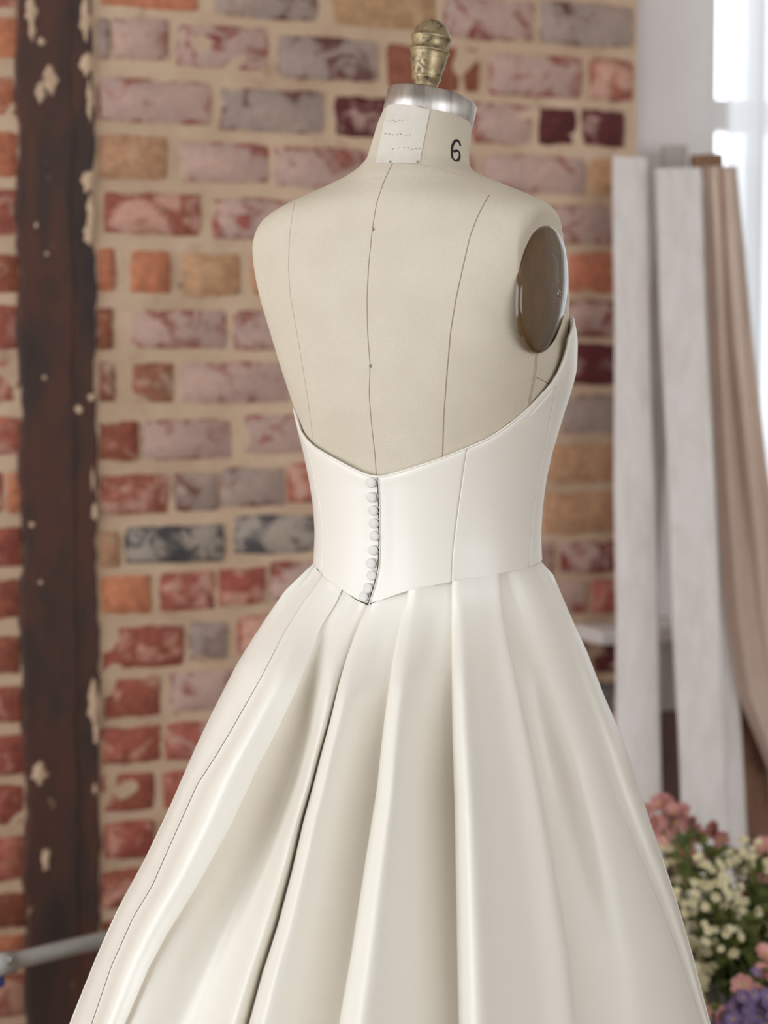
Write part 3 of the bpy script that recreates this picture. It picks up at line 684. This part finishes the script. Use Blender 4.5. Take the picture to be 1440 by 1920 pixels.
# ---------------- skirt: measured fold lines (x at y) on a full cone of cloth
E = {
 'L': [(1055,589),(1080,563),(1109,533),(1157,500),(1195,475),(1245,444),(1331,400),(1400,367),(1520,315),(1612,271),(1690,228),(1741,204),(1800,178),(1920,130),(1990,102)],
 '1': [(1078,605),(1096,594),(1126,570),(1180,535),(1270,489),(1370,432),(1420,402),(1471,369),(1551,333),(1662,284),(1720,249),(1809,209),(1920,171),(1990,150)],
 '2': [(1103,642),(1132,629),(1176,601),(1240,577),(1295,555),(1370,519),(1437,484),(1551,431),(1662,369),(1755,311),(1813,280),(1918,235),(1990,206)],
 '3': [(1110,655),(1150,628),(1187,608),(1240,592),(1290,585),(1373,572),(1457,551),(1530,524),(1640,480),(1760,428),(1920,362),(1990,335)],
 '4': [(1134,690),(1179,669),(1232,650),(1276,637),(1359,617),(1413,602),(1484,584),(1538,569),(1635,547),(1738,520),(1822,493),(1918,467),(1990,447)],
 '5': [(1107,764),(1170,749),(1240,736),(1345,721),(1425,712),(1483,706),(1615,685),(1780,660),(1890,641),(1990,624)],
 '6': [(1090,847),(1240,847),(1373,848),(1500,852),(1720,856),(1920,860),(1990,862)],
 '7': [(1076,937),(1167,947),(1257,967),(1330,983),(1407,1000),(1497,1018),(1590,1035),(1680,1050),(1800,1070),(1920,1082),(1990,1090)],
 '8': [(1061,992),(1117,1020),(1173,1046),(1237,1070),(1317,1094),(1390,1118),(1510,1160),(1615,1204),(1700,1240),(1770,1267),(1920,1318),(1990,1342)],
 'R': [(1051,1013),(1077,1037),(1117,1054),(1157,1071),(1220,1100),(1300,1131),(1367,1160),(1417,1180),(1475,1197),(1575,1231),(1680,1266),(1780,1296),(1915,1331),(1990,1351)]}
def ex(k, y): return interp(E[k], y)
# control columns: (edge a, edge b, fraction, depth offset in m [+ = towards viewer], pixel shift, corner?)
CC = [('L','L',0,0,0,1),('L','1',.35,.004,0,0),('L','1',.7,-.002,0,0),('L','1',1,.003,0,1),('L','1',1,-.002,-.6,1),
 ('1','2',.12,.000,0,0),('1','2',.3,.020,0,0),('1','2',.48,.020,0,0),('1','2',.75,-.002,0,0),('1','2',1,-.020,0,1),('1','2',1,-.030,-2,1),
 ('2','3',.3,-.060,0,0),('2','3',.7,-.098,0,0),('3','4',0,-.106,0,0),('3','4',.22,-.080,0,0),('3','4',.58,-.006,0,0),('3','4',.83,-.002,0,0),('3','4',1,-.034,2.5,1),
 ('4','5',0,-.008,0,1),('4','5',.06,.012,0,0),('4','5',.17,.024,0,0),('4','5',.40,.004,0,0),('4','5',.66,-.024,0,0),('4','5',.9,-.040,0,0),('4','5',1,-.046,4,1),
 ('5','6',0,-.008,0,1),('5','6',.06,.014,0,0),('5','6',.2,.028,0,0),('5','6',.42,.008,0,0),('5','6',.66,-.024,0,0),('5','6',.9,-.040,0,0),('5','6',1,-.046,4,1),
 ('6','7',0,-.008,0,1),('6','7',.05,.014,0,0),('6','7',.18,.030,0,0),('6','7',.40,.018,0,0),('6','7',.7,.008,0,0),('6','7',.93,.014,0,0),('6','7',1,.006,0,1),('6','7',1,-.036,-3,1),
 ('7','8',.10,-.046,0,0),('7','8',.30,-.036,0,0),('7','8',.6,.000,0,0),('7','8',.86,.018,0,0),('7','8',1,.012,0,1),('7','8',1,-.040,-3,1),
 ('8','R',.3,-.044,0,0),('8','R',.7,-.006,0,0),('R','R',0,0,0,1)]
def seam_y(x): return float(np.interp(x, [q[0] for q in bot_px], [q[1] for q in bot_px]))
YB = 1990
def herm(pa, pb, ta, tb, s):
    s2, s3 = s*s, s*s*s; return pa*(2*s3-3*s2+1)+ta*(s3-2*s2+s)+pb*(-2*s3+3*s2)+tb*(s3-s2)
def skirt():
    K = len(CC); NR = 110; NF = 120; rows = []; meta = []
    y0s = []
    for a, b, f, d, sh, co in CC:
        xa, xb = E[a][0][1], E[b][0][1]; x = xa+(xb-xa)*f; y0s.append(max(seam_y(x), 1051))
    NSUB = 9
    for i in range(NR+1):
        t = (i/NR)**1.15; pts = []
        amp = .18+.82*smooth01(t/.50)
        for (a, b, f, d, sh, co), y0 in zip(CC, y0s):
            y = y0+(YB-y0)*t; x = ex(a, y)+(ex(b, y)-ex(a, y))*f + sh*amp
            pts.append((x, y, d*amp))
        r = []
        for k in range(K-1):
            p0, p1 = np.array(pts[k]), np.array(pts[k+1])
            ta = (p1-np.array(pts[k-1]))/2 if (k > 0 and not CC[k][5]) else (p1-p0)
            tb = (np.array(pts[k+2])-p0)/2 if (k+2 < K and not CC[k+1][5]) else (p1-p0)
            m = 3 if (CC[k][5] and CC[k+1][5]) else NSUB
            for q in range(m): r.append(herm(p0, p1, ta, tb, q/m))
        r.append(np.array(pts[-1]))
        if i == 0:
            starts = []
            for x, y, dd in r:
                xq = max(591.5, min(1010.5, x)); h, _ = hit(BB, xq, max(seam_y(xq), 1052), .0012); starts.append(h.y)
        out = []; fl = smooth01(t/.22)
        for x, y, dd in r:
            L, R = ex('L', y), ex('R', y); xc, hw = (L+R)/2, (R-L)/2
            xi = max(-.9975, min(.9975, (x-xc)/hw)); B = .112+(.355-.112)*max(0, (y-1085)/905); Yc = 2.45
            edge = math.sqrt(1-xi*xi); dep = Yc-B*edge - dd*(.25+.75*edge)
            if fl < 1:
                # start on the bodice surface
                dep = (starts[len(out)]-max(dd*.6, -.0045))*(1-fl)+dep*fl
            out.append(P(x, y, dep))
        # hidden front of the skirt, closing the ring
        a_, b_ = out[-1], out[0]; cxm = (a_.x+b_.x)/2; hwm = (a_.x-b_.x)/2
        for q in range(1, NF):
            an = PI*q/NF; s = math.sin(an); wv = amp*.02*math.sin(an*14)*s
            Yc_ = a_.y+(b_.y-a_.y)*q/NF
            out.append(Vector((cxm+(hwm+wv)*math.cos(an), Yc_+(hwm*(.78+.22*t)+wv)*s, a_.z+(b_.z-a_.z)*q/NF)))
        rows.append(out)
    # on down to the floor, out of frame
    last, prev = rows[-1], rows[-12]; NB = 14; base = [v.copy() for v in last]
    for i in range(1, NB+1):
        f = i/NB; out = []
        for v, u in zip(base, prev):
            zt = .004; dz = v.z-zt; sl = (v-u); k = dz/max(.02, (u.z-v.z))*.82; e = v+Vector((sl.x, sl.y, 0))*k; e.z = zt
            out.append(v.lerp(e, f))
        rows.append(out)
    return grid('skirt', rows, M['satin'], gown, True)
sk = skirt()
sk.data.set_sharp_from_angle(angle=math.radians(32))
# narrow open slit of the skirt placket under the last button
def spts(poly, dd):
    return [P(x, y, d) for (x, y), d in zip(poly, dd)]

# ================================================================== FLOWERS
def petal_mesh(name, n, r, wdt, mat, cup=.25, layers=1, eye=True):
    vs, fs, mi = [], [], []
    for ly in range(layers):
        rr = r*(1-.28*ly); o = ly*.5
        for k in range(n):
            a = 2*PI*(k+o)/n; d = Vector((math.cos(a), math.sin(a), 0)); s = Vector((-d.y, d.x, 0)); c = cup+ly*.35; b = len(vs)
            vs += [d*rr*.08, d*rr*.55+s*wdt*rr*.5+Vector((0, 0, c*rr*.35)), d*rr*.95+s*wdt*rr*.3+Vector((0, 0, c*rr*.7)), d*rr+Vector((0, 0, c*rr*.62)), d*rr*.95-s*wdt*rr*.3+Vector((0, 0, c*rr*.7)), d*rr*.55-s*wdt*rr*.5+Vector((0, 0, c*rr*.35)), d*rr*.6+Vector((0, 0, c*rr*.22))]
            fs += [(b, b+1, b+6), (b+1, b+2, b+3, b+6), (b+3, b+4, b+5, b+6), (b+5, b, b+6)]; mi += [0]*4
    if eye:
        b = len(vs); m = 8; h = r*.18
        vs += [Vector((r*.2*math.cos(2*PI*k/m), r*.2*math.sin(2*PI*k/m), h*.4)) for k in range(m)]+[Vector((0, 0, h*1.4))]
        fs += [(b+k, b+(k+1) % m, b+m) for k in range(m)]; mi += [1]*m
    me = bpy.data.meshes.new(name); me.from_pydata(vs, [], fs); me.update(); me.materials.append(mat); me.materials.append(M['eye'])
    me.polygons.foreach_set('material_index', mi); me.polygons.foreach_set('use_smooth', [True]*len(fs)); return me
def leaf_mesh():
    vs, fs = [], []; n = 6
    for i in range(n+1):
        f = i/n; w_ = .32*math.sin(PI*min(1, f*.92+.06))**.8; z = .22*math.sin(f*2.4); vs += [Vector((f, -w_, z+.05)), Vector((f, 0, z)), Vector((f, w_, z+.05))]
    for i in range(n):
        for j in range(2): a = i*3+j; fs.append((a, a+1, a+4, a+3))
    me = bpy.data.meshes.new('leaf'); me.from_pydata(vs, [], fs); me.update(); me.materials.append(M['leaf']); me.polygons.foreach_set('use_smooth', [True]*len(fs)); return me
ME = {'cream': petal_mesh('cream', 5, .0064, 1.0, M['cream'], .3), 'pink': petal_mesh('pink', 7, .0135, .8, M['pink'], .45, 2), 'dpink': petal_mesh('dpink', 6, .0125, .85, M['dpink'], .5, 2), 'purple': petal_mesh('purple', 5, .010, .9, M['purple'], .35)}
LEAF = leaf_mesh()
POT = P(1420, 1920, 3.16)
potc = Vector((POT.x, POT.y, 0)); prim = P(1400, 1862, 3.16).z
vase = empty('flower_pot', potc, 'pale grey tall pot holding the mixed flowers at the foot of the planks', 'pot')
lathe('pot_body', [(.085, 0), (.088, .01), (.105, prim*.6), (.112, prim-.02), (.105, prim-.025), (.1, prim*.6)], potc, Vector((0, 0, 1)), M['pot'], vase, 40, True, False)
lathe('pot_rim', [(.112, -.02), (.117, -.017), (.118, -.003), (.113, 0), (.106, -.003), (.105, -.02)], potc+Vector((0, 0, prim)), Vector((0, 0, 1)), M['pot'], vase, 40, False, False)
def place(me, name, loc, d, size, parent, roll=None):
    o = link(name, me, parent); q = d.to_track_quat('Z', 'Y') if name != 'leaf' else d.to_track_quat('X', 'Z')
    o.rotation_mode = 'QUATERNION'; ax = 'Z' if name != 'leaf' else 'X'
    rot = Matrix.Rotation(random.uniform(0, 2*PI) if roll is None else roll, 3, ax).to_quaternion(); o.rotation_quaternion = q @ rot
    o.location = loc-parent_loc(parent); o.scale = (size,)*3; return o
def spray(px, py, d, kind, label, group, nb, spread, nl=7):
    tip = P(px, py, d); foot = potc+Vector((random.uniform(-.05, .05), random.uniform(-.05, .05), prim-.06))
    root = empty('flower_spray' if kind != 'pink' and kind != 'dpink' else 'pink_flower', foot, label, 'flower', group)
    mid = foot.lerp(tip, .55)+Vector((0, 0, .05)); cv = []
    for k in range(9):
        f = k/8; cv.append(foot*(1-f)**2+mid*2*f*(1-f)+tip*f*f)
    tube('stem', cv, .0016, M['stem'], root, 5)
    for k in range(nl):
        f = random.uniform(.3, .86); i = min(7, int(f*8)); p_ = cv[i].lerp(cv[i+1], f*8-i)
        dd = Vector((random.uniform(-1, 1), random.uniform(-1, .4), random.uniform(-.1, .8))).normalized()
        place(LEAF, 'leaf', p_, dd, random.uniform(.018, .034), root)
    for k in range(nb):
        off = Vector((random.gauss(0, 1), random.gauss(0, .7)-.3, random.gauss(0, 1)))*spread if nb > 1 else Vector((0, 0, 0))
        c = tip+off; dr = (off.normalized()*.8 if nb > 1 else Vector((random.uniform(-.5, .5), 0, 0)))+Vector((random.uniform(-.3, .3), -.9, random.uniform(.2, .8)))
        place(ME[kind], 'blossom', c, dr.normalized(), random.uniform(.85, 1.25), root)
        if nb > 1: tube('flower_stalk', [cv[7], c], .0006, M['stem'], root, 4)
cream = [(1270,1590),(1325,1640),(1392,1612),(1434,1626),
 (1256,1636),(1345,1668),(1370,1684),(1412,1600),
 (1262,1690),(1290,1700),(1322,1712),(1384,1706),(1420,1740),
 (1292,1746),(1318,1764),(1345,1748),(1404,1726),(1436,1774),
 (1282,1790),(1306,1808),(1340,1806),(1368,1784),(1394,1800),(1322,1838)]
ROWN = ['top', 'second', 'third', 'fourth', 'lowest']; ROWI = [0]*4+[1]*4+[2]*5+[3]*5+[4]*6
ORD = ['nearest the skirt', 'second from the skirt', 'third from the skirt', 'fourth from the skirt', 'fifth from the skirt', 'sixth from the skirt']
for i, (x, y) in enumerate(cream):
    mates = sorted([c for c, q in zip(cream, ROWI) if q == ROWI[i]])
    spray(x, y, random.uniform(3.12, 3.3), 'cream', 'spray of tiny cream blossoms, %s row of the bunch, %s' % (ROWN[ROWI[i]], ORD[mates.index((x, y))]), 'cream blossom sprays in the flower pot', 17, .0130, 15)
pk = [(1226,1538,'dpink','dusty pink flower touching the skirt edge, at the left of the highest pink cluster'),(1240,1522,'dpink','dusty pink flower in the highest cluster, second from the skirt'),
 (1256,1510,'dpink','dusty pink flower at the very top of the bunch, above the highest cluster'),(1262,1532,'dpink','dusty pink flower in the middle of the highest cluster'),
 (1278,1524,'dpink','dusty pink flower right of the topmost one, in the highest cluster'),(1292,1538,'dpink','dusty pink flower at the right end of the highest cluster'),
 (1250,1552,'pink','pale pink flower hanging just under the highest cluster'),(1342,1556,'dpink','lone orange-pink flower standing before the middle plank'),
 (1322,1580,'dpink','dusty pink flower just left of and below the lone orange-pink one'),(1288,1600,'pink','small pale pink flower among the uppermost cream sprays'),
 (1440,1592,'pink','pale pink flower at the right picture edge, highest there'),(1412,1648,'pink','salmon pink flower below the highest right-edge flower'),
 (1396,1676,'dpink','dusty pink flower lower left of the salmon one, among cream sprays'),(1436,1662,'pink','pale pink flower at the right edge beside the salmon one'),
 (1358,1708,'dpink','dusty pink flower half buried in the middle of the cream sprays'),
 (1430,1800,'pink','pink flower highest of the low right cluster above the purple blossoms'),(1402,1838,'pink','large pink flower at the left of the low right cluster'),
 (1438,1832,'pink','pink flower at the right edge of the low right cluster'),(1414,1858,'pink','pink flower lowest in the low right cluster, touching the purple blossoms'),(1342,1906,'pink','single pink flower low by the pot, nearest the skirt hem')]
for x, y, k, lb in pk:
    low = y > 1780
    spray(x, y, random.uniform(3.04, 3.08) if low else random.uniform(3.18, 3.26), k, lb, 'pink flowers in the flower pot', 3 if not low else 2, .007, 5)
pu = [(1380,1890,'highest left'),(1404,1878,'highest, beneath the pink flowers'),(1434,1880,'at the right edge'),(1418,1906,'in the middle'),(1440,1920,'in the bottom right corner'),(1378,1922,'lowest left')]
for x, y, lb in pu: spray(x, y, 3.04, 'purple', 'spray of small purple blossoms, %s of the purple ones' % lb, 'purple blossom sprays at the bottom of the bunch', 12, .012)
